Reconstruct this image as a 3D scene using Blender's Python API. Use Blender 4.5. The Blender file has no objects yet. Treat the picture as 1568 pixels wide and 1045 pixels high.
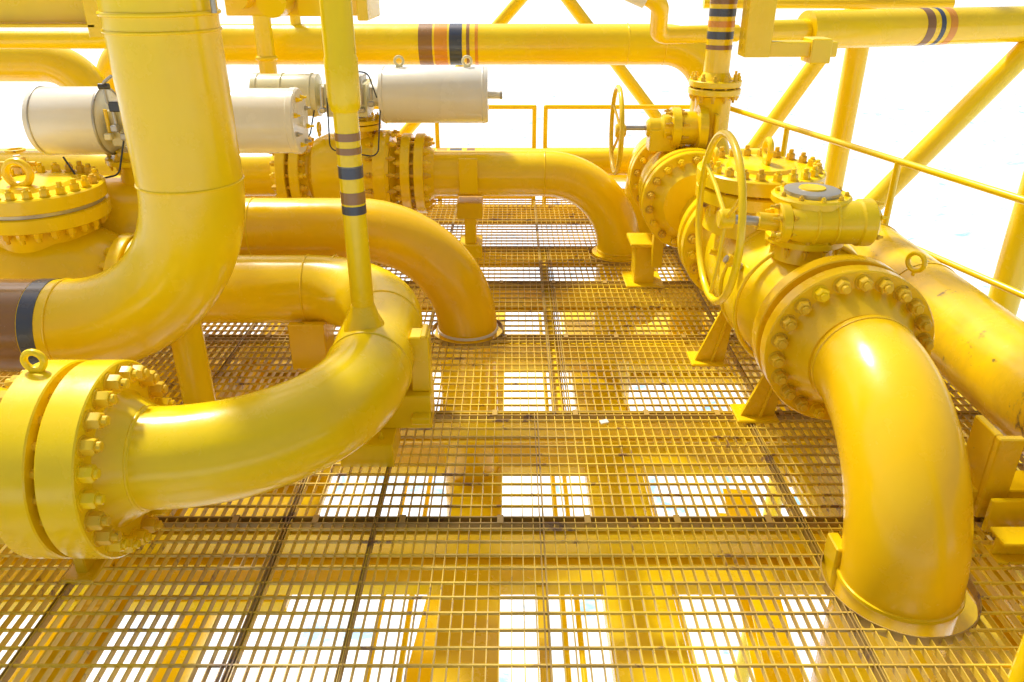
import bpy, math, bmesh, random
from mathutils import Vector, Matrix
random.seed(4)
V=Vector
sc=bpy.context.scene
# ------------------------------------------------------------------ materials
def base_mat(name):
    m=bpy.data.materials.new(name); m.use_nodes=True
    nt=m.node_tree; return m,nt,nt.nodes['Principled BSDF']
def noise(nt,scale,detail=4,rough=.55,vec=None,dist=0):
    n=nt.nodes.new('ShaderNodeTexNoise'); n.inputs['Scale'].default_value=scale
    n.inputs['Detail'].default_value=detail; n.inputs['Roughness'].default_value=rough
    n.inputs['Distortion'].default_value=dist
    if vec: nt.links.new(vec,n.inputs['Vector'])
    return n.outputs['Fac']
def ramp(nt,fac,stops):
    r=nt.nodes.new('ShaderNodeValToRGB'); nt.links.new(fac,r.inputs[0])
    e=r.color_ramp.elements
    while len(e)<len(stops): e.new(.5)
    for i,(p,c) in enumerate(stops):
        e[i].position=p; e[i].color=(*c,1) if len(c)==3 else c
    return r.outputs[0]
def mix(nt,fac,a,b):
    n=nt.nodes.new('ShaderNodeMix'); n.data_type='RGBA'
    nt.links.new(fac,n.inputs[0])
    for k,v in ((6,a),(7,b)):
        if isinstance(v,tuple): n.inputs[k].default_value=(*v,1)
        else: nt.links.new(v,n.inputs[k])
    return n.outputs[2]
def paint(name,c1,c2,rust=.62,rcol=(.22,.10,.03),rough=(.14,.32),dirt=.0,bump=.09,rscale=9,streak=.14):
    m,nt,p=base_mat(name)
    tc=nt.nodes.new('ShaderNodeTexCoord').outputs['Object']
    big=noise(nt,1.3,4,.55,tc,.3)
    col=ramp(nt,big,[(.35,c1),(.65,c2)])
    mp=nt.nodes.new('ShaderNodeMapping'); mp.inputs['Scale'].default_value=(14,14,1.1); nt.links.new(tc,mp.inputs['Vector'])
    st=noise(nt,1.0,6,.6,mp.outputs[0],.2)
    col=mix(nt,ramp(nt,st,[(.48,(0,0,0)),(.8,(streak,)*3)]),col,tuple(x*.78 for x in c2))
    rn=noise(nt,rscale,9,.72,tc,.4)
    rm=ramp(nt,rn,[(rust,(0,0,0)),(rust+.05,(1,1,1))])
    col=mix(nt,rm,col,rcol)
    if dirt>0:
        dn=noise(nt,3.2,8,.7,tc,.8)
        col=mix(nt,ramp(nt,dn,[(.5-dirt*.2,(0,0,0)),(.75,(dirt,dirt,dirt))]),col,(.34,.20,.03))
    nt.links.new(col,p.inputs['Base Color'])
    rr=ramp(nt,noise(nt,6,5,.6,tc),[(.3,(rough[0],)*3),(.7,(rough[1],)*3)])
    nt.links.new(rr,p.inputs['Roughness'])
    b=nt.nodes.new('ShaderNodeBump'); b.inputs['Strength'].default_value=bump; b.inputs['Distance'].default_value=.004
    nt.links.new(noise(nt,40,6,.65,tc),b.inputs['Height']); nt.links.new(b.outputs[0],p.inputs['Normal'])
    return m
YEL=paint('yellow_paint',(.94,.675,.004),(.93,.62,.003),rust=.735)
YEL2=paint('yellow_paint_weathered',(.90,.62,.005),(.85,.53,.004),rust=.66,dirt=.18)
YELW=paint('yellow_paint_worn',(.90,.59,.006),(.82,.50,.005),rust=.59,rcol=(.18,.12,.035),dirt=.45,rscale=3.4)
BOLT=paint('bolt_paint',(.88,.58,.01),(.66,.40,.012),rust=.59,rough=(.3,.5))
WHT=paint('white_paint',(.82,.79,.68),(.78,.74,.60),rust=.72,rcol=(.40,.28,.10))
CRM=paint('cream_paint',(.80,.74,.46),(.72,.66,.36),rust=.70,rcol=(.35,.22,.08))
DARK=paint('dark_band_paint',(.05,.06,.09),(.07,.08,.11),rust=.75)
BRN=paint('brown_band_paint',(.32,.16,.05),(.26,.13,.04),rust=.8)
ORG=paint('orange_band_paint',(.78,.32,.02),(.70,.28,.02),rust=.8)
STL=paint('steel',(.50,.48,.42),(.38,.36,.30),rust=.62,rough=(.3,.5))
BLK=paint('black_rubber',(.03,.03,.03),(.05,.05,.05),rust=.9)
GRT=paint('grating_steel',(.84,.58,.02),(.46,.29,.05),rust=.58,rcol=(.24,.13,.04),rough=(.3,.55),rscale=4)
GRTD=paint('grating_frame_steel',(.50,.31,.03),(.30,.18,.04),rust=.57,rcol=(.17,.09,.04),rough=(.4,.7),rscale=4)
YLO=paint('yellow_paint_golden',(.91,.58,.003),(.89,.53,.003),rust=.735)  # deeper golden yellow for two elbow pipes and the front flange
for mm in (STL,): mm.node_tree.nodes['Principled BSDF'].inputs['Metallic'].default_value=.6
MATS=[YEL,YEL2,YELW,BOLT,WHT,CRM,DARK,BRN,ORG,STL,BLK,GRT,GRTD,YLO]
(yel,yel2,yelw,bolt,wht,crm,dark,brn,org,stl,blk,grt,grtd,ylo)=range(len(MATS))
# ------------------------------------------------------------------ mesh builder
def fr(ax):
    ax=V(ax).normalized()
    h=V((0,0,1)) if abs(ax.z)<.9 else V((0,1,0))
    u=h.cross(ax).normalized(); v=ax.cross(u).normalized()
    return ax,u,v
class B:
    def __init__(s,name): s.n=name; s.v=[]; s.f=[]; s.m=[]
    def rings(s,rings,m,caps=(True,True),closed=False):
        o=len(s.v); k=len(rings[0])
        for r in rings: s.v+= [tuple(p) for p in r]
        n=len(rings)
        for i in range(n if closed else n-1):
            a=o+i*k; b=o+((i+1)%n)*k
            for j in range(k):
                j2=(j+1)%k; s.f.append((a+j,a+j2,b+j2,b+j)); s.m.append(m)
        if not closed:
            if caps[0]: s.f.append(tuple(o+j for j in range(k))[::-1]); s.m.append(m)
            if caps[1]: s.f.append(tuple(o+(n-1)*k+j for j in range(k))); s.m.append(m)
    def lathe(s,o,ax,prof,m=yel,seg=40,ph=0,closed=False):
        o=V(o); a,u,v=fr(ax)
        R=[]
        for d,r in prof:
            r=max(r,.0005)
            R.append([o+a*d+(u*math.cos(2*math.pi*j/seg+ph)+v*math.sin(2*math.pi*j/seg+ph))*r for j in range(seg)])
        s.rings(R,m,closed=closed)
    def cyl(s,p0,p1,r,m=yel,seg=24,r2=None,ch=0):
        p0=V(p0);p1=V(p1);L=(p1-p0).length; r2=r if r2 is None else r2
        if ch: pr=[(0,r-ch),(ch,r),(L-ch,r2),(L,r2-ch)]
        else: pr=[(0,r),(L,r2)]
        s.lathe(p0,p1-p0,pr,m,seg)
    def path(s,pts,R,n=14):
        pts=[V(p) for p in pts]; out=[pts[0]]
        for i in range(1,len(pts)-1):
            r=R[i-1] if isinstance(R,(list,tuple)) else R
            a,b,c=pts[i-1],pts[i],pts[i+1]
            d1=(a-b).normalized(); d2=(c-b).normalized()
            ang=d1.angle(d2)
            if ang>math.pi-.02: out.append(b); continue
            t=r/math.tan(ang/2)
            p=b+d1*t
            cen=b+(d1+d2).normalized()*(r/math.sin(ang/2))
            e1=(p-cen).normalized(); tot=math.pi-ang
            e2=(-d1)
            for k in range(n+1):
                th=tot*k/n
                out.append(cen+e1*r*math.cos(th)+e2*r*math.sin(th))
        out.append(pts[-1]); return out
    def tube(s,pts,r,R=.75,m=yel,seg=40,n=16,weld=False,caps=True):
        P=s.path(pts,R,n)
        rings=[];t0=(P[1]-P[0]).normalized(); _,u,_2=fr(t0)
        for i,p in enumerate(P):
            if i==0: t=t0
            elif i==len(P)-1: t=(P[i]-P[i-1]).normalized()
            else: t=((P[i+1]-P[i]).normalized()+(P[i]-P[i-1]).normalized()).normalized()
            u=(u-t*u.dot(t)).normalized(); w=t.cross(u)
            rings.append([p+(u*math.cos(2*math.pi*j/seg)+w*math.sin(2*math.pi*j/seg))*r for j in range(seg)])
        s.rings(rings,m,(caps,caps))
        if weld:
            for i in range(1,len(P)-1):
                L0=(P[i]-P[i-1]).length; L1=(P[i+1]-P[i]).length
                if (L0>L1*1.6 or L1>L0*1.6):
                    t=(P[i]-P[i-1]).normalized() if L0>L1 else (P[i+1]-P[i]).normalized()
                    s.torus(P[i],t,r+.0005,.006,m,seg=seg,k=8)
    def torus(s,c,ax,R,r,m=yel,seg=48,k=12):
        c=V(c);a,u,v=fr(ax); rg=[]
        for i in range(seg):
            th=2*math.pi*i/seg; d=u*math.cos(th)+v*math.sin(th)
            rg.append([c+d*(R+r*math.cos(2*math.pi*j/k))+a*r*math.sin(2*math.pi*j/k) for j in range(k)])
        s.rings(rg,m,closed=True)
    def box(s,c,size,m=yel,rot=None,bev=.006):
        bm=bmesh.new(); bmesh.ops.create_cube(bm,size=1)
        for v in bm.verts: v.co=V((v.co.x*size[0],v.co.y*size[1],v.co.z*size[2]))
        bv=min(bev,min(size)*.3)
        bmesh.ops.bevel(bm,geom=list(bm.edges),offset=bv,segments=1,affect='EDGES')
        M=rot if rot else Matrix.Identity(3)
        o=len(s.v); c=V(c)
        for v in bm.verts: s.v.append(tuple(c+M@v.co))
        bm.verts.index_update()
        for f in bm.faces: s.f.append(tuple(o+v.index for v in f.verts)); s.m.append(m)
        bm.free()
    def bx(s,x0,x1,y0,y1,z0,z1,m=yel,bev=.006):
        s.box(((x0+x1)/2,(y0+y1)/2,(z0+z1)/2),(x1-x0,y1-y0,z1-z0),m,bev=bev)
    def raw(s,x0,x1,y0,y1,z0,z1,m):
        o=len(s.v)
        s.v+=[(x0,y0,z0),(x1,y0,z0),(x1,y1,z0),(x0,y1,z0),(x0,y0,z1),(x1,y0,z1),(x1,y1,z1),(x0,y1,z1)]
        for q in ((0,3,2,1),(4,5,6,7),(0,1,5,4),(1,2,6,5),(2,3,7,6),(3,0,4,7)):
            s.f.append(tuple(o+i for i in q)); s.m.append(m)
    def gusset(s,x,y,w0,w1,h,t,m=yel2,lean=0.):
        o=len(s.v)
        for yy_ in (y-t/2,y+t/2):
            s.v+=[(x-w0/2,yy_,0),(x+w0/2,yy_,0),(x+lean+w1/2,yy_,h),(x+lean-w1/2,yy_,h)]
        for q in ((0,1,2,3),(7,6,5,4),(0,4,5,1),(1,5,6,2),(2,6,7,3),(3,7,4,0)):
            s.f.append(tuple(o+i for i in q)); s.m.append(m)
    def sphere(s,c,r,m=yel,ax=(0,0,1),sc1=1.,seg=36,n=18):
        s.lathe(c,ax,[(-r*sc1*math.cos(math.pi*i/n),r*math.sin(math.pi*i/n)) for i in range(n+1)],m,seg)
    def beam(s,p0,p1,w,h,m=yel):
        p0=V(p0);p1=V(p1);d=p1-p0;a,u,v=fr(d); c=(p0+p1)/2
        M=Matrix((a,u,v)).transposed(); L=d.length
        s.box(c+v*(h/2-.008),(L,w,.016),m,M,.003); s.box(c-v*(h/2-.008),(L,w,.016),m,M,.003)
        s.box(c,(L,.012,h-.034),m,M,.002)
    def bolts(s,c,ax,pcd,n,half,rn=.026,hn=.032,m=bolt,ph=0,both=True,stud=.02):
        a,u,v=fr(ax); c=V(c)
        for i in range(n):
            th=2*math.pi*(i+.5)/n+ph; p=c+(u*math.cos(th)+v*math.sin(th))*pcd
            mm=m if random.random()<.6 else yel
            for sg in ((1,-1) if both else (1,)):
                q=p+a*(half*sg)
                ph2=random.random()*1.0
                st=stud*random.uniform(.6,1.5)
                s.lathe(q,a*sg,[(0,rn*1.2),(.004,rn*1.2)],mm,14)
                s.lathe(q+a*sg*.004,a*sg,[(0,rn),(hn*.85,rn),(hn,rn*.86)],mm,6,ph2)
                s.lathe(q+a*sg*hn,a*sg,[(0,rn*.56),(st,rn*.56),(st+.003,rn*.45)],mm,10)
            s.lathe(p-a*half*.98,a,[(0,rn*.56),(half*1.96,rn*.56)],m,8)
    def flange(s,c,ax,R,th,gap,n,rp,hub=.12,m=yel,rn=.026,pcd=None,hn=.032,hubs=(1,1)):
        a=V(ax).normalized(); c=V(c)
        for k,sg in enumerate((1,-1)):
            o=c+a*sg*gap/2
            pr=[(0,R*.7),(0,R-.006),(.006,R),(th-.006,R),(th,R-.006),(th,rp*1.32)]
            if hubs[k]: pr+=[(th+.01,rp*1.26),(th+hub,rp+.004),(th+hub+.004,rp)]
            s.lathe(o,a*sg,pr,m,64)
        s.lathe(c-a*gap/2,a,[(0,R*.72),(gap,R*.72)],dark if gap<.03 else yel2,40)
        s.bolts(c,a,pcd or R*.86,n,gap/2+th,rn,hn,)
    def lug(s,c,ax,r=.05,th=.018,m=yel):
        s.torus(c,ax,r,th,m,seg=24,k=10)
        s.box(V(c)-V((0,0,r+.01)),(th*1.6 if abs(V(ax).x)>.5 else r*1.6,th*1.6 if abs(V(ax).y)>.5 else r*1.6,.04),m)
    def wheel(s,c,ax,R,r=.018,m=yel2,spokes=4,hub=.05,off=.04):
        a,u,v=fr(ax); c=V(c)
        s.torus(c,a,R,r,m,seg=64,k=12)
        s.lathe(c+a*(off-.04),a,[(0,hub*.8),(.01,hub),(.07,hub),(.08,hub*.7)],m,20)
        for i in range(spokes):
            th=2*math.pi*i/spokes+.5; d=u*math.cos(th)+v*math.sin(th)
            s.tube([c+a*off,c+d*R*.55+a*off*.6,c+d*R],r*.6,R=.1,m=m,seg=10,n=4)
    def done(s,ang=32):
        me=bpy.data.meshes.new(s.n); me.from_pydata(s.v,[],s.f)
        used=sorted(set(s.m)); mp={k:i for i,k in enumerate(used)}
        for k in used: me.materials.append(MATS[k])
        me.polygons.foreach_set('material_index',[mp[k] for k in s.m])
        me.polygons.foreach_set('use_smooth',[True]*len(s.f))
        me.update(); me.set_sharp_from_angle(angle=math.radians(ang))
        ob=bpy.data.objects.new(s.n,me); sc.collection.objects.link(ob); return ob
def cable(b,pts,r=.008,m=blk): b.tube(pts,r,.06,m,8,5)
# ------------------------------------------------------------------ P1 foreground right pipe
r=.245
ZV=.69
PX,PY=1.66,2.58
b=B('elbow_pipe')
b.tube([(PX,3.36,ZV),(PX,PY,ZV),(PX,PY,-2.2)],r,.685,m=ylo,weld=True,n=20)
b.lathe((PX,PY,.008),(0,0,1),[(0,r-.01),(0,r+.010),(.015,r+.008),(.02,r-.01)],yel2,48)
b.box((PX-.235,PY+.12,.0),(.05,.12,.24),yel2)
b.done()
# ------------------------------------------------------------------ V1 ball valve
b=B('ball_valve')
ax=(0,1,0)
b.flange((PX-.01,3.55,ZV),ax,.41,.085,.065,22,r,hub=.13,rn=.034,hn=.042,m=ylo)
b.lathe((1.62,3.66,ZV),ax,[(.0,.30),(.12,.28),(.20,.31),(.32,.37),(.50,.39),(.95,.39),(1.15,.37),(1.26,.29),(1.36,.28)],yel,56)
for yw in (3.95,4.28): b.torus((1.60,yw,ZV),(0,1,0),.376,.012,yel)
b.flange((1.54,5.08,ZV),ax,.40,.08,.05,20,r,hub=.12,rn=.032)
b.tube([(1.5,5.2,ZV),(1.42,5.6,ZV+.03)],r-.02)
bc=V((1.46,4.58,0))
b.lathe(bc+V((0,0,.95)),(0,0,1),[(0,.30),(.16,.27),(.2,.27)],yel,48)
b.lathe(bc+V((0,0,1.13)),(0,0,1),[(0,.35),(.006,.36),(.07,.36),(.076,.35)],yel,56)
b.lathe(bc+V((0,0,1.222)),(0,0,1),[(0,.355),(.006,.365),(.08,.365),(.088,.355),(.09,.2),(.11,.19),(.115,.17)],yel,56)
b.bolts(bc+V((0,0,1.22)),(0,0,1),.315,22,.09,.026,.034)
b.lug(bc+V((.02,-.02,1.42)),(1,0,0),.055,.018)
b.lug(bc+V((-.25,.1,1.36)),(1,0,0),.035,.014)
gx,gy=1.55,3.98
b.lathe((gx,gy,.98),(0,0,1),[(0,.17),(.10,.15),(.12,.15)],yel,32)
b.lathe((gx,gy,1.07),(0,0,1),[(0,.20),(.03,.20),(.04,.18),(.2,.18),(.21,.20),(.24,.20),(.25,.19)],yel,40)
b.bolts((gx,gy,1.08),(0,0,1),.185,12,.02,.012,.016)
b.lathe((gx,gy,1.32),(0,0,1),[(0,.14),(.02,.14),(.025,.12)],stl,32)
b.lathe((gx,gy,1.344),(0,0,1),[(0,.07),(.008,.065)],yel2,24)
b.bolts((gx,gy,1.29),(0,0,1),.17,10,.03,.012,.014,both=False,stud=.004)
b.lathe((gx-.2,3.86,1.2),(1,0,0),[(0,.09),(.01,.10),(.05,.10),(.06,.085),(.14,.11),(.40,.11),(.41,.12),(.47,.12),(.48,.11)],yel,32)
b.torus((gx+.08,3.86,1.2),(1,0,0),.11,.008,yel); b.torus((gx-.02,3.86,1.2),(1,0,0),.11,.008,yel)
b.bolts((gx-.17,3.86,1.2),(1,0,0),.085,6,.03,.013,.016)
b.bolts((gx+.25,3.86,1.2),(1,0,0),.10,6,.035,.012,.012)
b.cyl((1.08,3.86,1.22),(gx-.18,3.86,1.2),.024,stl)
b.cyl((1.25,3.86,1.21),(gx-.2,3.86,1.2),.045,yel2)
b.wheel((1.05,3.86,1.22),(1,0,0),.42,.019,yel,spokes=3,off=.04)
b.lug((2.0,3.66,1.06),(1,0.6,0),.045,.012)
b.cyl((PX-.20,3.33,ZV+.02),(PX-.22,3.25,ZV+.02),.016,dark,12)
b.cyl((1.27,4.1,ZV+.18),(1.18,4.1,ZV+.23),.022,stl,12); b.cyl((1.22,4.1,ZV+.21),(1.19,4.1,ZV+.225),.034,yel2,6)
b.cyl((1.28,4.45,ZV+.12),(1.18,4.45,ZV+.15),.018,yel2,12)
for y,xx in ((3.92,1.42),(4.62,1.30)):
    b.gusset(xx,y,.20,.08,.42,.02,lean=.10); b.box((xx+.06,y+.05,.2),(.02,.16,.38),yel2,Matrix.Rotation(.22,3,'Y'))
    b.box((xx,y+.03,.012),(.24,.20,.022),yel2)
    b.gusset(xx+.45,y,.20,.08,.42,.02,lean=-.10); b.box((1.6,y+.05,.36),(.4,.2,.03),yel2)
b.done()
# ------------------------------------------------------------------ P2 pipe to the right
b=B('worn_pipe')
b.tube([(2.66,2.0,.42),(2.66,6.2,.42),(2.66,6.2,-2)],.25,.66,m=yelw,weld=True)
b.torus((2.66,4.7,.42),(0,1,0),.25,.006,yelw)
b.done()
b=B('pipe_support')
b.bx(2.20,2.32,2.98,3.02,.02,.46,yel2); b.bx(2.20,2.24,3.02,3.2,.02,.46,yel2); b.bx(2.98,3.10,2.95,3.20,.02,.44,yel2)
b.bx(2.14,3.1,3.02,3.19,.06,.15,yel2)
b.bx(2.20,3.1,2.9,2.93,.0,.18,yel)
b.beam((2.15,2.75,.05),(3.4,2.75,.05),.12,.12,yel2)
b.beam((2.15,2.50,-.1),(3.4,2.50,-.1),.12,.14,yel)
b.done()
# ------------------------------------------------------------------ valve 2 (behind) with riser
b=B('gate_valve')
X2=1.31
b.flange((X2,5.66,.82),ax,.36,.07,.035,18,.22,hub=.08,rn=.026)
b.sphere((X2,5.98,.82),.33)
b.flange((X2,6.32,.82),ax,.36,.07,.02,18,.22,hub=.08,rn=.026)
b.tube([(X2,6.4,.82),(X2,7.6,.82),(X2,7.6,-1)],.2,.6)
rx,ry=1.49,6.0
b.lathe((rx,ry,.85),(0,0,1),[(0,.2),(.25,.17),(.35,.13),(.62,.13),(.66,.15)],yel,32)
b.box((rx,ry-.16,1.2),(.03,.08,.4),yel)
b.flange((rx,ry,1.57),(0,0,1),.19,.045,.012,12,.09,hub=.05,rn=.018,hn=.024)
b.tube([(rx,ry,1.6),(rx,ry,4.2)],.092,seg=28)
for z,h,m in ((1.83,.03,brn),(1.90,.05,dark),(1.98,.04,org),(2.05,.05,dark),(2.13,.03,brn)):
    b.cyl((rx,ry,z),(rx,ry,z+h),.0945,m,28)
b.lathe((1.0,ry-.05,1.28),(1,0,0),[(0,.05),(.02,.07),(.1,.07),(.12,.1),(.17,.1),(.18,.15),(.24,.15),(.25,.12),(.36,.12),(.37,.17),(.43,.17),(.44,.12)],yel,32)
b.bolts((1.21,ry-.05,1.28),(1,0,0),.125,8,.04,.014,.016)
b.box((1.12,ry-.05,1.2),(.2,.16,.16),yel)
b.cyl((.78,ry-.05,1.28),(1.02,ry-.05,1.28),.018,stl)
b.wheel((.78,ry-.05,1.26),(1,0,0),.31,.017,yel2,spokes=5,off=.03)
b.box((1.15,5.9,.45),(.08,.08,.5),yel2)
b.bx(1.0,1.16,6.0,6.2,.0,.34,yel2); b.bx(.95,1.22,5.95,6.25,.34,.37,yel2); b.bx(.93,1.24,5.93,6.27,.003,.02,yel2)
b.done()
# ------------------------------------------------------------------ P3 far elbow pipe & V3
b=B('elbow_pipe')
b.tube([(-.7,6.8,.73),(.97,6.8,.73),(.97,6.8,-2.2)],.195,.69,weld=True)
b.lathe((.97,6.8,.0),(0,0,1),[(0,.24),(.012,.24),(.014,.19)],yel2,40)
b.done()
b=B('pipe_support')
b.bx(-.47,-.27,6.66,6.94,0,.12); b.bx(-.42,-.32,6.7,6.9,.12,.36); b.bx(-.48,-.26,6.66,6.94,.36,.5,yel2)
b.box((-.37,6.58,.76),(.16,.02,.3)); b.done()
b=B('actuated_ball_valve')
yy=6.8; z0=.73
for x in (-.84,-1.88):
    b.flange((x,yy,z0),(1,0,0),.34,.08,.035,18,.195,hub=.07,rn=.027)
b.lathe((-1.78,yy,z0),(1,0,0),[(0,.24),(.05,.22),(.1,.3),(.2,.34),(.64,.34),(.74,.3),(.8,.22),(.84,.24)],yel,48)
b.lathe((-1.16,yy,z0),(1,0,0),[(0,.36),(.03,.37),(.1,.37),(.13,.35)],yel,48)
b.bolts((-1.10,yy,z0),(1,0,0),.35,16,.08,.02,.025)
b.cyl((-1.3,yy,z0+.3),(-1.3,yy,1.22),.12,yel)
b.cyl((-1.3,yy,1.12),(-1.3,yy,1.16),.19,yel); b.cyl((-1.3,yy,1.17),(-1.3,yy,1.20),.19,yel)
b.bolts((-1.3,yy,1.165),(0,0,1),.165,10,.035,.014,.018)
b.lug((-1.62,yy-.1,1.14),(1,0,0),.04,.012)
b.box((-1.36,yy,1.37),(.34,.34,.26),crm); b.box((-1.36,yy,1.52),(.26,.28,.05),stl)
b.lathe((-1.2,yy,1.39),(1,0,0),[(0,.09),(.1,.09),(.11,.215),(.13,.225),(.98,.225),(1.0,.215)],wht,48)
b.torus((-1.06,yy,1.39),(1,0,0),.225,.006,wht); b.torus((-.24,yy,1.39),(1,0,0),.225,.006,wht)
b.cyl((-.2,yy,1.39),(-.1,yy,1.39),.03,wht); b.cyl((-.1,yy,1.39),(-.08,yy,1.39),.035,stl)
b.lathe((-1.54,yy,1.39),(-1,0,0),[(0,.09),(.06,.09),(.07,.17),(.55,.17),(.56,.18),(.6,.18)],crm,40)
for x in (-1.9,-1.66): b.torus((x,yy,1.39),(1,0,0),.172,.008,crm)
for x in (-.93,-.37): b.lug((x,yy,1.66),(0,1,0),.035,.011,crm)
for k in range(6):
    x=-1.55+.08*k; b.cyl((x,yy-.2,1.30+.04*(k%3)),(x+.01,yy-.2,1.48),.016,stl,10)
    b.box((x,yy-.2,1.3+.05*(k%2)),(.05,.05,.04),stl)
b.box((-1.28,yy-.22,1.52),(.14,.08,.1),stl); b.cyl((-1.28,yy-.22,1.57),(-1.28,yy-.22,1.62),.03,blk,12)
cable(b,[(-1.5,yy-.22,1.4),(-1.5,yy-.3,1.0),(-1.1,yy-.35,.95),(-1.08,yy-.2,1.3)],.006)
cable(b,[(-1.4,yy-.2,1.5),(-1.35,yy-.25,1.62),(-1.15,yy-.25,1.6),(-1.1,yy-.2,1.4)],.006)
cable(b,[(-1.62,yy-.2,1.3),(-1.66,yy-.28,1.1),(-1.9,yy-.28,1.05),(-2.0,yy-.1,1.2)],.006)
b.done()
b=B('straight_pipe')
b.tube([(-6,6.8,.73),(-1.95,6.8,.73)],.195); b.done()
# ------------------------------------------------------------------ P4
b=B('elbow_pipe')
b.tube([(-2.0,5.15,.75),(-.32,5.15,.75),(-.32,5.15,-2.2)],.212,.74,m=ylo,weld=True)
b.lathe((-.32,5.15,.008),(0,0,1),[(0,.222),(.014,.219),(.018,.2)],wht,40)
b.torus((-1.75,5.15,.75),(1,0,0),.212,.006)
b.done()
b=B('actuated_ball_valve')
b.flange((-2.12,5.15,.75),(1,0,0),.35,.08,.02,18,.215,hub=.05,rn=.028)
b.lathe((-3.0,5.15,.75),(1,0,0),[(0,.24),(.08,.3),(.2,.36),(.6,.36),(.74,.3),(.8,.24)],yel,48)
b.flange((-3.1,5.15,.75),(1,0,0),.35,.08,.02,18,.215,hub=.05,rn=.026)
b.cyl((-2.45,5.15,1.0),(-2.45,5.15,1.3),.13,yel)
b.cyl((-2.45,5.15,1.22),(-2.45,5.15,1.25),.2,yel); b.bolts((-2.45,5.15,1.235),(0,0,1),.17,8,.02,.014,.02)
az=1.48
b.box((-2.36,5.12,az-.02),(.3,.3,.22),crm)
b.lathe((-2.53,5.12,az),(-1,0,0),[(0,.07),(.02,.16),(.03,.19),(.05,.21),(.46,.21),(.48,.2)],wht,48)
b.torus((-2.57,5.12,az),(1,0,0),.205,.008,stl); b.torus((-2.97,5.12,az),(1,0,0),.208,.007,stl)
b.lathe((-2.22,5.12,az),(1,0,0),[(0,.07),(.06,.07),(.1,.2),(.82,.2),(.825,.205),(.86,.205),(.87,.195)],wht,48)
b.bolts((-1.35,5.12,az),(1,0,0),.15,8,.0,.014,.016,m=stl,both=False)
b.cyl((-1.36,5.12,az),(-1.33,5.12,az),.03,wht)
for k in range(7):
    x=-2.50+.05*k; b.cyl((x,4.95,1.40+.04*(k%3)),(x,4.95,1.58+.02*(k%2)),.012,stl if k%2 else yel2,10)
    b.box((x,4.93,1.42+.05*(k%2)),(.045,.05,.04),stl if k%3 else crm)
b.box((-2.42,4.94,1.6),(.08,.05,.06),blk)
b.tube([(-2.46,4.92,1.62),(-2.46,4.92,1.74),(-2.40,4.92,1.78)],.01,.03,stl,10,5); b.cyl((-2.49,4.92,1.72),(-2.43,4.92,1.72),.018,blk,12)
cable(b,[(-2.4,4.9,1.4),(-2.45,4.85,1.2),(-2.7,4.85,1.15),(-2.8,4.9,1.3)],.006)
b.done()
b=B('straight_pipe'); b.tube([(-7,5.15,.75),(-3.2,5.15,.75)],.215); b.done()
b=B('needle_valve')
b.cyl((-3.12,4.95,.9),(-3.12,4.95,1.3),.02,stl); b.box((-3.12,4.95,1.2),(.14,.06,.07),yel2)
b.box((-3.09,4.9,1.27),(.07,.07,.05),bolt); b.cyl((-3.22,4.93,1.25),(-3.0,4.93,1.25),.015,bolt)
b.torus((-3.12,4.95,1.33),(0,0,1),.05,.01,bolt,20)
b.done()
# ------------------------------------------------------------------ P5 U-shaped pipe
b=B('u_bend_pipe')
zc=.55; rr=.213
b.tube([(-2.2,4.56,zc),(-.72,4.56,zc),(-.72,2.71,zc),(-1.52,2.71,zc)],rr,[.55,.76],weld=True,n=22)
b.torus((-1.1,4.56,zc),(1,0,0),rr,.006)
b.torus((-1.5,2.71,zc),(1,0,0),rr+.002,.009)
b.done()
b=B('flanged_valve')
b.flange((-2.3,4.56,zc),(1,0,0),.35,.08,.02,18,rr,hub=.04,rn=.028)
b.lathe((-3.3,4.6,zc),(1,0,0),[(0,.28),(.08,.34),(.2,.42),(.62,.42),(.8,.34),(.92,.28)],yel,48)
vc=V((-2.85,4.62,0))
b.cyl(vc+V((0,0,.8)),vc+V((0,0,1.06)),.29,yel,40,r2=.30)
b.lathe(vc+V((0,0,1.0)),(0,0,1),[(0,.37),(.006,.38),(.08,.38),(.086,.37)],yel,56)
b.lathe(vc+V((0,0,1.088)),(0,0,1),[(0,.36),(.02,.36)],stl,56)
b.lathe(vc+V((0,0,1.11)),(0,0,1),[(0,.37),(.006,.38),(.08,.38),(.088,.37),(.09,.22),(.11,.2)],yel,56)
b.bolts(vc+V((0,0,1.1)),(0,0,1),.33,24,.10,.026,.036)
b.lug(vc+V((-.02,-.1,1.29)),(0,1,.0),.07,.022)
b.done()
b=B('flanged_valve')
b.flange((-1.755,2.71,zc),(1,0,0),.405,.145,.035,22,rr,hub=.10,rn=.035,hn=.048,pcd=.35)
b.lathe((-2.45,2.71,zc),(1,0,0),[(0,.36),(.15,.33),(.35,.28),(.54,.28)],yel,48)
b.lathe((-2.6,2.71,zc),(1,0,0),[(0,.39),(.006,.40),(.14,.40),(.15,.39)],yel,56)
b.bolts((-2.52,2.71,zc),(1,0,0),.345,20,.08,.03,.038)
b.lug((-1.86,2.71,zc+.45),(0,1,0),.038,.014)
b.box((-1.86,2.71,.09),(.05,.2,.2),yel2); b.box((-1.86,2.71,.012),(.14,.3,.02),yel2)
b.done()
b=B('pipe_support')
b.bx(-.98,-.43,3.58,3.78,.14,.34,yel); b.bx(-.53,-.43,3.63,3.75,.34,.66,yel)
b.bx(-.53,-.43,3.52,3.62,.2,.24,yel)
b.bx(-.90,-.62,3.42,3.70,.0,.14,yel); b.bx(-.47,-.44,3.60,3.76,.66,.68,yel2)
b.bx(-.98,-.90,3.6,3.74,.34,.5)
b.bolts((-.76,3.56,.14),(0,0,1),.1,4,.0,.014,.018,both=False)
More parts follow.
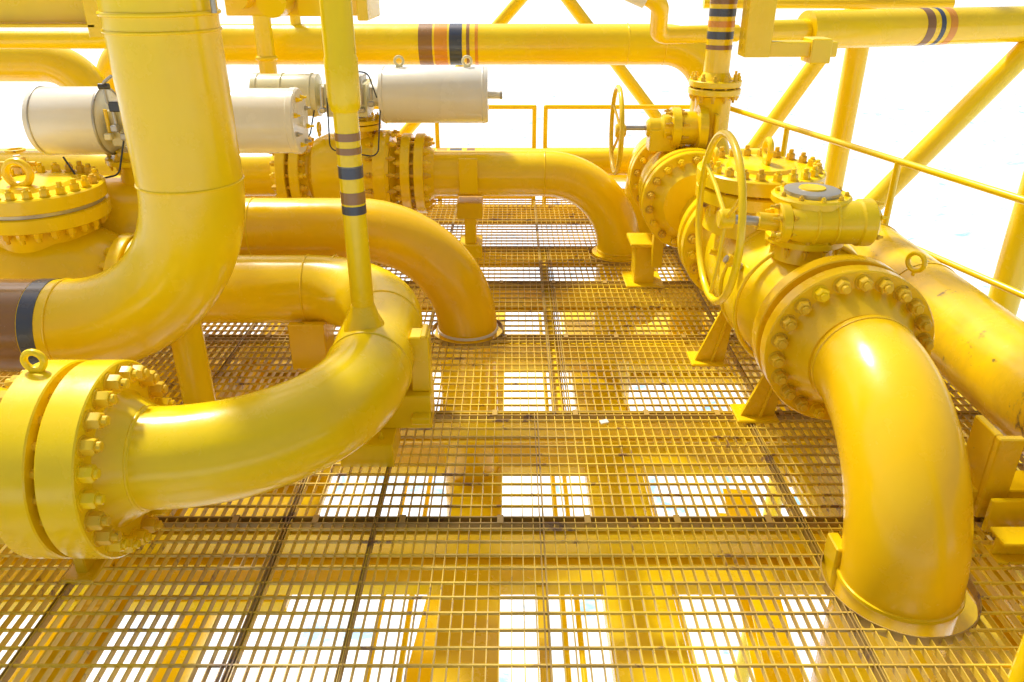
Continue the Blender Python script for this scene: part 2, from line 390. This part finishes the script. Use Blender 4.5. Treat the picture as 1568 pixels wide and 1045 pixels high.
b.done()
b=B('pipe_support')
b.bx(-1.32,-1.18,4.42,4.7,.0,.34,yel2); b.bx(-1.36,-1.14,4.3,4.36,.12,.42,yel2); b.done()
b=B('riser_pipe')
x,y=-.745,3.6
b.tube([(x,y,.72),(x,y,1.8)],.056,seg=28)
b.lathe((x,y,.70),(0,0,1),[(0,.11),(.05,.10),(.10,.075),(.16,.058)],yel,32)
b.lathe((x,y,1.77),(0,0,1),[(0,.02),(.012,.045),(.035,.066),(.07,.073),(.25,.073),(.26,.068),(2.6,.068)],yel,32)
for z,h,m in ((1.67,.035,brn),(1.61,.03,brn),(1.50,.055,dark),(1.55,.006,stl),(1.38,.055,brn)):
    b.cyl((x,y,z),(x,y,z+h),.0578,m,28)
b.cyl((x,y,1.33),(x,y,1.37),.0576,dark,28)
b.done()
# ------------------------------------------------------------------ P6 big left pipe
b=B('large_elbow_pipe')
b.tube([(-1.53,3.69,4.3),(-1.53,3.69,.70),(-3.6,3.69,.70)],.24,.76,weld=True,n=22)
b.torus((-1.53,3.69,2.13),(0,0,1),.242,.007)
b.cyl((-2.42,3.69,.70),(-2.34,3.69,.70),.2425,dark,48)
b.cyl((-2.8,3.69,.70),(-2.425,3.69,.70),.2415,brn,48)
b.torus((-1.53,3.69,2.2),(0,0,1),.243,.010,yel)
b.cyl((-1.27,3.62,2.2),(-1.27,3.62,2.34),.012,stl,10)
b.done()
b=B('support_leg')
b.cyl((-1.72,3.74,.0),(-1.72,3.74,.75),.085,yel,28); b.cyl((-1.72,3.74,0),(-1.72,3.74,.02),.15,yel2)
b.done()
# ------------------------------------------------------------------ background pipes
b=B('overhead_pipe')
b.tube([(-3.9,8.0,-1),(-3.9,8.0,1.68),(1.95,8.0,1.68),(1.95,8.0,-1.5)],.185,[.5,.5],weld=True)
for x0,w,m in ((-.88,.13,brn),(-.73,.12,org),(-.59,.12,dark),(-.43,.03,brn),(-.35,.03,org)):
    b.cyl((x0,8,1.68),(x0+w,8,1.68),.187,m,40)
b.torus((1.1,8,1.68),(1,0,0),.185,.006)
b.cyl((-2.05,8,1.86),(-2.05,8,2.4),.05)
b.done()
b=B('background_pipe')
b.tube([(-7,7.9,.58),(2.6,7.9,.58)],.13,seg=28)
for x0,w,m in ((-.75,.1,org),(-.62,.12,dark),(-.45,.08,brn)): b.cyl((x0,7.9,.58),(x0+w,7.9,.58),.132,m,28)
b.done()
b=B('background_pipe'); b.tube([(-6.5,7.3,1.60),(-3.75,7.3,1.60),(-3.75,7.3,-1)],.17,.4,seg=28); b.done()
b=B('background_pipe'); b.tube([(2.55,7.3,1.86),(6.5,8.5,1.86)],.16,.4,seg=28)
b.tube([(2.1,7.15,1.86),(2.6,7.31,1.86)],.09,seg=24)
d=V((3.95,1.2,0)).normalized()
for k,w,m in ((1.15,.09,brn),(1.30,.05,dark),(1.40,.08,org)):
    b.cyl(V((2.55,7.3,1.86))+d*k,V((2.55,7.3,1.86))+d*(k+w),.162,m,28)
b.done()
b=B('background_pipe'); b.tube([(-2.25,7.6,1.45),(-2.25,7.6,4.2)],.08,seg=24); b.torus((-2.25,7.6,1.6),(0,0,1),.08,.02)
b.done()
b=B('background_pipe'); b.tube([(.7,6.6,2.35),(1.15,6.6,2.1),(1.2,6.9,1.85),(1.9,7.1,1.85)],.07,.12,seg=24,m=yel)
b.cyl((.82,6.5,2.22),(1.02,6.5,2.14),.07,wht); b.torus((.82,6.5,2.22),(1,0,-.4),.06,.015,stl); b.done()
b=B('background_pipe'); b.tube([(-5,9.6,.1),(2.3,9.6,.1)],.16,seg=24); b.done()
b=B('background_pipe'); b.tube([(-6,6.2,.35),(-3.1,6.2,.35),(-3.1,6.2,-1)],.12,.3,seg=24); b.tube([(-6,5.9,1.9),(-2.7,5.9,1.9),(-2.7,5.9,4)],.06,.2,seg=20); b.done()
b=B('background_pipe'); b.tube([(2.0,8.9,2.0),(4.6,8.9,2.0)],.05,seg=16); b.done()
# ------------------------------------------------------------------ structure
b=B('overhead_beam')
b.bx(1.60,1.78,5.72,5.9,1.80,4.2); b.bx(1.78,2.25,5.75,5.86,1.80,1.9); b.bx(2.06,2.2,5.72,5.92,1.76,1.92); b.done()
b=B('overhead_beam')
b.beam((-5,4.3,2.25),(-2.08,4.3,2.25),.2,.3); b.bx(-2.12,-1.98,4.2,4.4,2.05,4.2); b.bx(-3,-2.2,4.15,4.45,2.4,2.5,yel2); b.done()
b=B('overhead_beam')
b.bx(-1.62,-.82,4.8,5.1,2.12,2.3); b.bx(-1.2,-1.05,4.75,4.79,2.12,4.2); b.bx(-.86,-.80,4.7,5.15,2.1,2.34)
b.cyl((-1.3,4.8,2.2),(-1.3,4.6,2.2),.08); b.cyl((-1.5,4.8,2.22),(-1.5,4.65,2.22),.06); b.done()
def strut(name,p0,p1,rad,base=False):
    b=B(name); b.cyl(p0,p1,rad,yel,24)
    b.done()
strut('steel_column',(3.7,9,-8),(3.74,9,4.2),.12)
strut('steel_column',(4.42,6.5,-8),(4.42,6.5,4.2),.13)
strut('steel_column',(1.93,2.05,-.5),(1.93,2.05,4.2),.085)
strut('diagonal_brace',(3.72,8.05,.0),(5.9,7.9,2.95),.11)
strut('diagonal_brace',(2.5,9.05,.0),(4.3,8.95,3.1),.09)
strut('diagonal_brace',(-1.77,10,.0),(.9,10,2.85),.07)
strut('diagonal_brace',(2.35,10,.0),(-.2,10,3.0),.07)
strut('diagonal_brace',(-5.5,9.5,.0),(-2.6,9.5,3.0),.09)
strut('diagonal_brace',(3.75,8.1,.1),(4.42,6.5,-1.6),.09)
def rail(name,p0,p1,h,n,mid=.55,rad=.024,toe=True):
    b=B(name); p0=V(p0);p1=V(p1)
    b.cyl(p0+V((0,0,h)),p1+V((0,0,h)),rad,yel,14); b.cyl(p0+V((0,0,mid)),p1+V((0,0,mid)),rad*.9,yel,14)
    for i in range(n+1):
        q=p0.lerp(p1,i/n); b.cyl(q-V((0,0,.1)),q+V((0,0,h)),rad,yel,14); b.sphere(q+V((0,0,h)),rad*1.05,seg=12,n=6)
    if toe:
        d=(p1-p0); a,u,v=fr(d); M=Matrix((a,u,v)).transposed()
        b.box((p0+p1)/2+V((0,0,.06)),(d.length,.008,.12),yel,M,.002)
    b.done()
rail('handrail',(2.02,8.3,0),(3.95,1.7,0),1.1,5)
rail('handrail',(-5,8.6,0),(.24,8.6,0),1.0,5)
rail('handrail',(.36,8.6,0),(2.0,8.6,0),1.0,1)
b=B('paper_scrap'); b.box((.53,3.86,.012),(.05,.03,.008),wht,Matrix.Rotation(.4,3,'Z')@Matrix.Rotation(.15,3,'X'),.001); b.done()
# ------------------------------------------------------------------ deck grating
holes=[(PX,PY,.315),(.97,6.8,.27),(-.32,5.15,.26),(2.66,6.2,.3),(1.31,7.6,.25),(1.95,8.0,.24)]
def xr(y): return 2.02+(8.3-y)*.2924
def clip(lo,hi,c,other):
    seg=[(lo,hi)]
    for hx,hy,hr in holes:
        cc,oo=(hx,hy) if other=='y' else (hy,hx)
        d=c-cc
        if abs(d)>=hr: continue
        w=math.sqrt(hr*hr-d*d); ns=[]
        for a,b_ in seg:
            if oo+w<=a or oo-w>=b_: ns.append((a,b_)); continue
            if oo-w>a: ns.append((a,oo-w))
            if oo+w<b_: ns.append((oo+w,b_))
        seg=ns
    return seg
g=B('steel_grating_deck')
XL=-5.0; Y0=.2; Y1=8.6
x=XL
while x<4.2:
    ytop=min(Y1,8.3-(x-2.02)/.2924) if x>2.02 else Y1
    if ytop>Y0:
        j=random.uniform(-.0015,.0015)
        for a,c in clip(Y0,ytop,x,'y'):
            g.raw(x+j-.0022,x+j+.0022,a,c,-.032,-.001,grt)
    x+=.05
y=Y0
while y<Y1:
    j=random.uniform(-.003,.003)
    for a,c in clip(XL,xr(y),y,'x'):
        g.raw(a,c,y+j-.004,y+j+.004,-.012,.0015,grt)
    y+=.088
for yj in (1.04,2.02,2.99,3.97,5.02,6.06,6.95,7.8):
    for dy in (-.022,.022):
        for a,c in clip(XL,xr(yj),yj+dy,'x'): g.raw(a,c,yj+dy-.004,yj+dy+.004,-.036,.004,grtd)
for xj,ya,yb in ((-1.07,Y0,3.97),(-.65,Y0,3.97),(.14,Y0,3.97),(1.38,Y0,3.97),(.25,3.97,8.6),(.33,3.97,6.95),(-.6,3.97,8.6),(1.5,3.97,8.6),(-1.9,Y0,8.6),(-2.9,Y0,8.6),(2.3,Y0,7)):
    for dx in (-.008,.008):
        for a,c in clip(ya,yb,xj+dx,'y'): g.raw(xj+dx-.0025,xj+dx+.0025,a,c,-.030,.003,grtd)
for i,(hx,hy,hr) in enumerate(holes):
    g.lathe((hx,hy,-.04),(0,0,1),[(0,hr-.004),(0,hr+.002),(.044,hr+.002),(.044,hr-.004)],grtd,48,closed=True)
for yj in (2.99,3.97,5.02,6.06):
    for k in range(12):
        xx=-2.6+.42*k+random.uniform(-.04,.04)
        if xx<xr(yj)-.1: g.raw(xx,xx+.03,yj-.03,yj+.03,.005,.009,grtd)
g.done()
b=B('deck_beams')
for yj in (2.99,6.06,8.5): b.beam((-5,yj,-.145),(3.6 if yj<4 else 2.6,yj,-.145),.10,.2,yel2)
for yj in (3.97,5.02,6.95): b.beam((-5,yj,-.115),(3.2 if yj<4 else 2.4,yj,-.115),.06,.14,yel2)
b.beam((.29,3.97,-.12),(.29,7,-.12),.06,.14,yel2)
b.beam((-1.9,.2,-.3),(-1.9,8.5,-.3),.12,.2,yel2); b.beam((2.3,.2,-.3),(2.3,7,-.3),.12,.2,yel2)
b.done()
b=B('lower_deck_framework')
z=-1.2
for y0,y1 in ((3.85,4.5),(5.15,5.95),(6.9,7.6)): b.bx(-6,5,y0,y1,z-.1,z,yel)
for x0,x1 in ((-.45,-.08),(.58,1.02),(2.2,3.0)): b.bx(x0,x1,-1,9,z-.13,z-.01,yel)
b.bx(-6,-1.5,3.9,8,z-.3,z-.2,yel)
b.bx(.16,.22,-1,4,z-.14,z-.02,yel2)
b.bx(.58,5,7.0,9,z-.3,z-.2,yel)
for x in (-1.0,1.5): b.beam((x,0,-2.2),(x+.6,6,-2.2),.25,.3,yel)
b.cyl((.4,1.5,-2.2),(1.6,4.0,-2.4),.10); b.cyl((-6,2.0,-2.8),(6,2.0,-2.8),.16)
b.cyl((-2.6,-1,-2.5),(-2.6,9,-2.5),.15); b.cyl((-3.6,-1,-2.5),(-3.6,9,-2.5),.2)
for x in (-.9,-.7,.35,.45,1.15): b.cyl((x,-1,-1.6),(x,9,-1.6),.02)
b.cyl((.9,2.2,-1.9),(1.9,3.6,-3.2),.05,stl); b.box((1.15,3.1,-1.7),(.16,.5,.1),stl)
for y in (2.4,3.2): b.cyl((-6,y,-1.9),(6,y+.5,-1.9),.03,yel2)
b.done()
b=B('upper_deck')
for y in (0,2.5,5.5,8): b.beam((-7,y,4.4),(3.9,y,4.4),.2,.3,yel)
b.done()
# ------------------------------------------------------------------ sea
m,nt,p=base_mat('sea_water_glare')
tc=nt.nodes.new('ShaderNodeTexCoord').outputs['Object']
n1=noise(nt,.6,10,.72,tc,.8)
nt.links.new(ramp(nt,n1,[(.36,(.28,.50,.70)),(.43,(.66,.77,.85)),(.50,(.87,.89,.90))]),p.inputs['Base Color'])  # pale stops paint sun glare, mixed with foam, into the blue water colour
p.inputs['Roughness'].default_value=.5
bp=nt.nodes.new('ShaderNodeBump'); bp.inputs['Strength'].default_value=.25; bp.inputs['Distance'].default_value=.25
nt.links.new(noise(nt,.8,8,.6,tc),bp.inputs['Height']); nt.links.new(bp.outputs[0],p.inputs['Normal'])
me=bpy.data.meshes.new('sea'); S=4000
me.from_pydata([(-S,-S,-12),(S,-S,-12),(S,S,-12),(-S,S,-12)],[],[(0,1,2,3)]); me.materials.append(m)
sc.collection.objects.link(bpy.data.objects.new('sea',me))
# ------------------------------------------------------------------ camera, light
cam=bpy.data.cameras.new('camera'); co=bpy.data.objects.new('camera',cam); sc.collection.objects.link(co); sc.camera=co
cam.lens=36*1200/1568; cam.clip_end=9000; cam.clip_start=.05
co.location=(0,0,2.4); co.rotation_euler=(math.radians(90-25.87),0,0)
w=bpy.data.worlds.new('World'); sc.world=w; w.use_nodes=True
n=w.node_tree.nodes; l=w.node_tree.links
sk=n.new('ShaderNodeTexSky'); sk.sky_type='NISHITA'; sk.sun_disc=False
el=54; az=-35
sk.sun_elevation=math.radians(el); sk.sun_rotation=math.radians(az); sk.dust_density=5; sk.air_density=1.3
l.new(sk.outputs[0],n['Background'].inputs[0]); n['Background'].inputs[1].default_value=.15
sl=bpy.data.lights.new('sun','SUN'); sl.energy=4.1; sl.angle=math.radians(5); sl.color=(1,.98,.93)
so=bpy.data.objects.new('sun',sl); sc.collection.objects.link(so)
dirv=V((math.sin(math.radians(az))*math.cos(math.radians(el)),math.cos(math.radians(az))*math.cos(math.radians(el)),math.sin(math.radians(el))))
so.rotation_euler=dirv.to_track_quat('Z','Y').to_euler()
sc.view_settings.view_transform='Standard'; sc.view_settings.look='None'; sc.view_settings.exposure=0
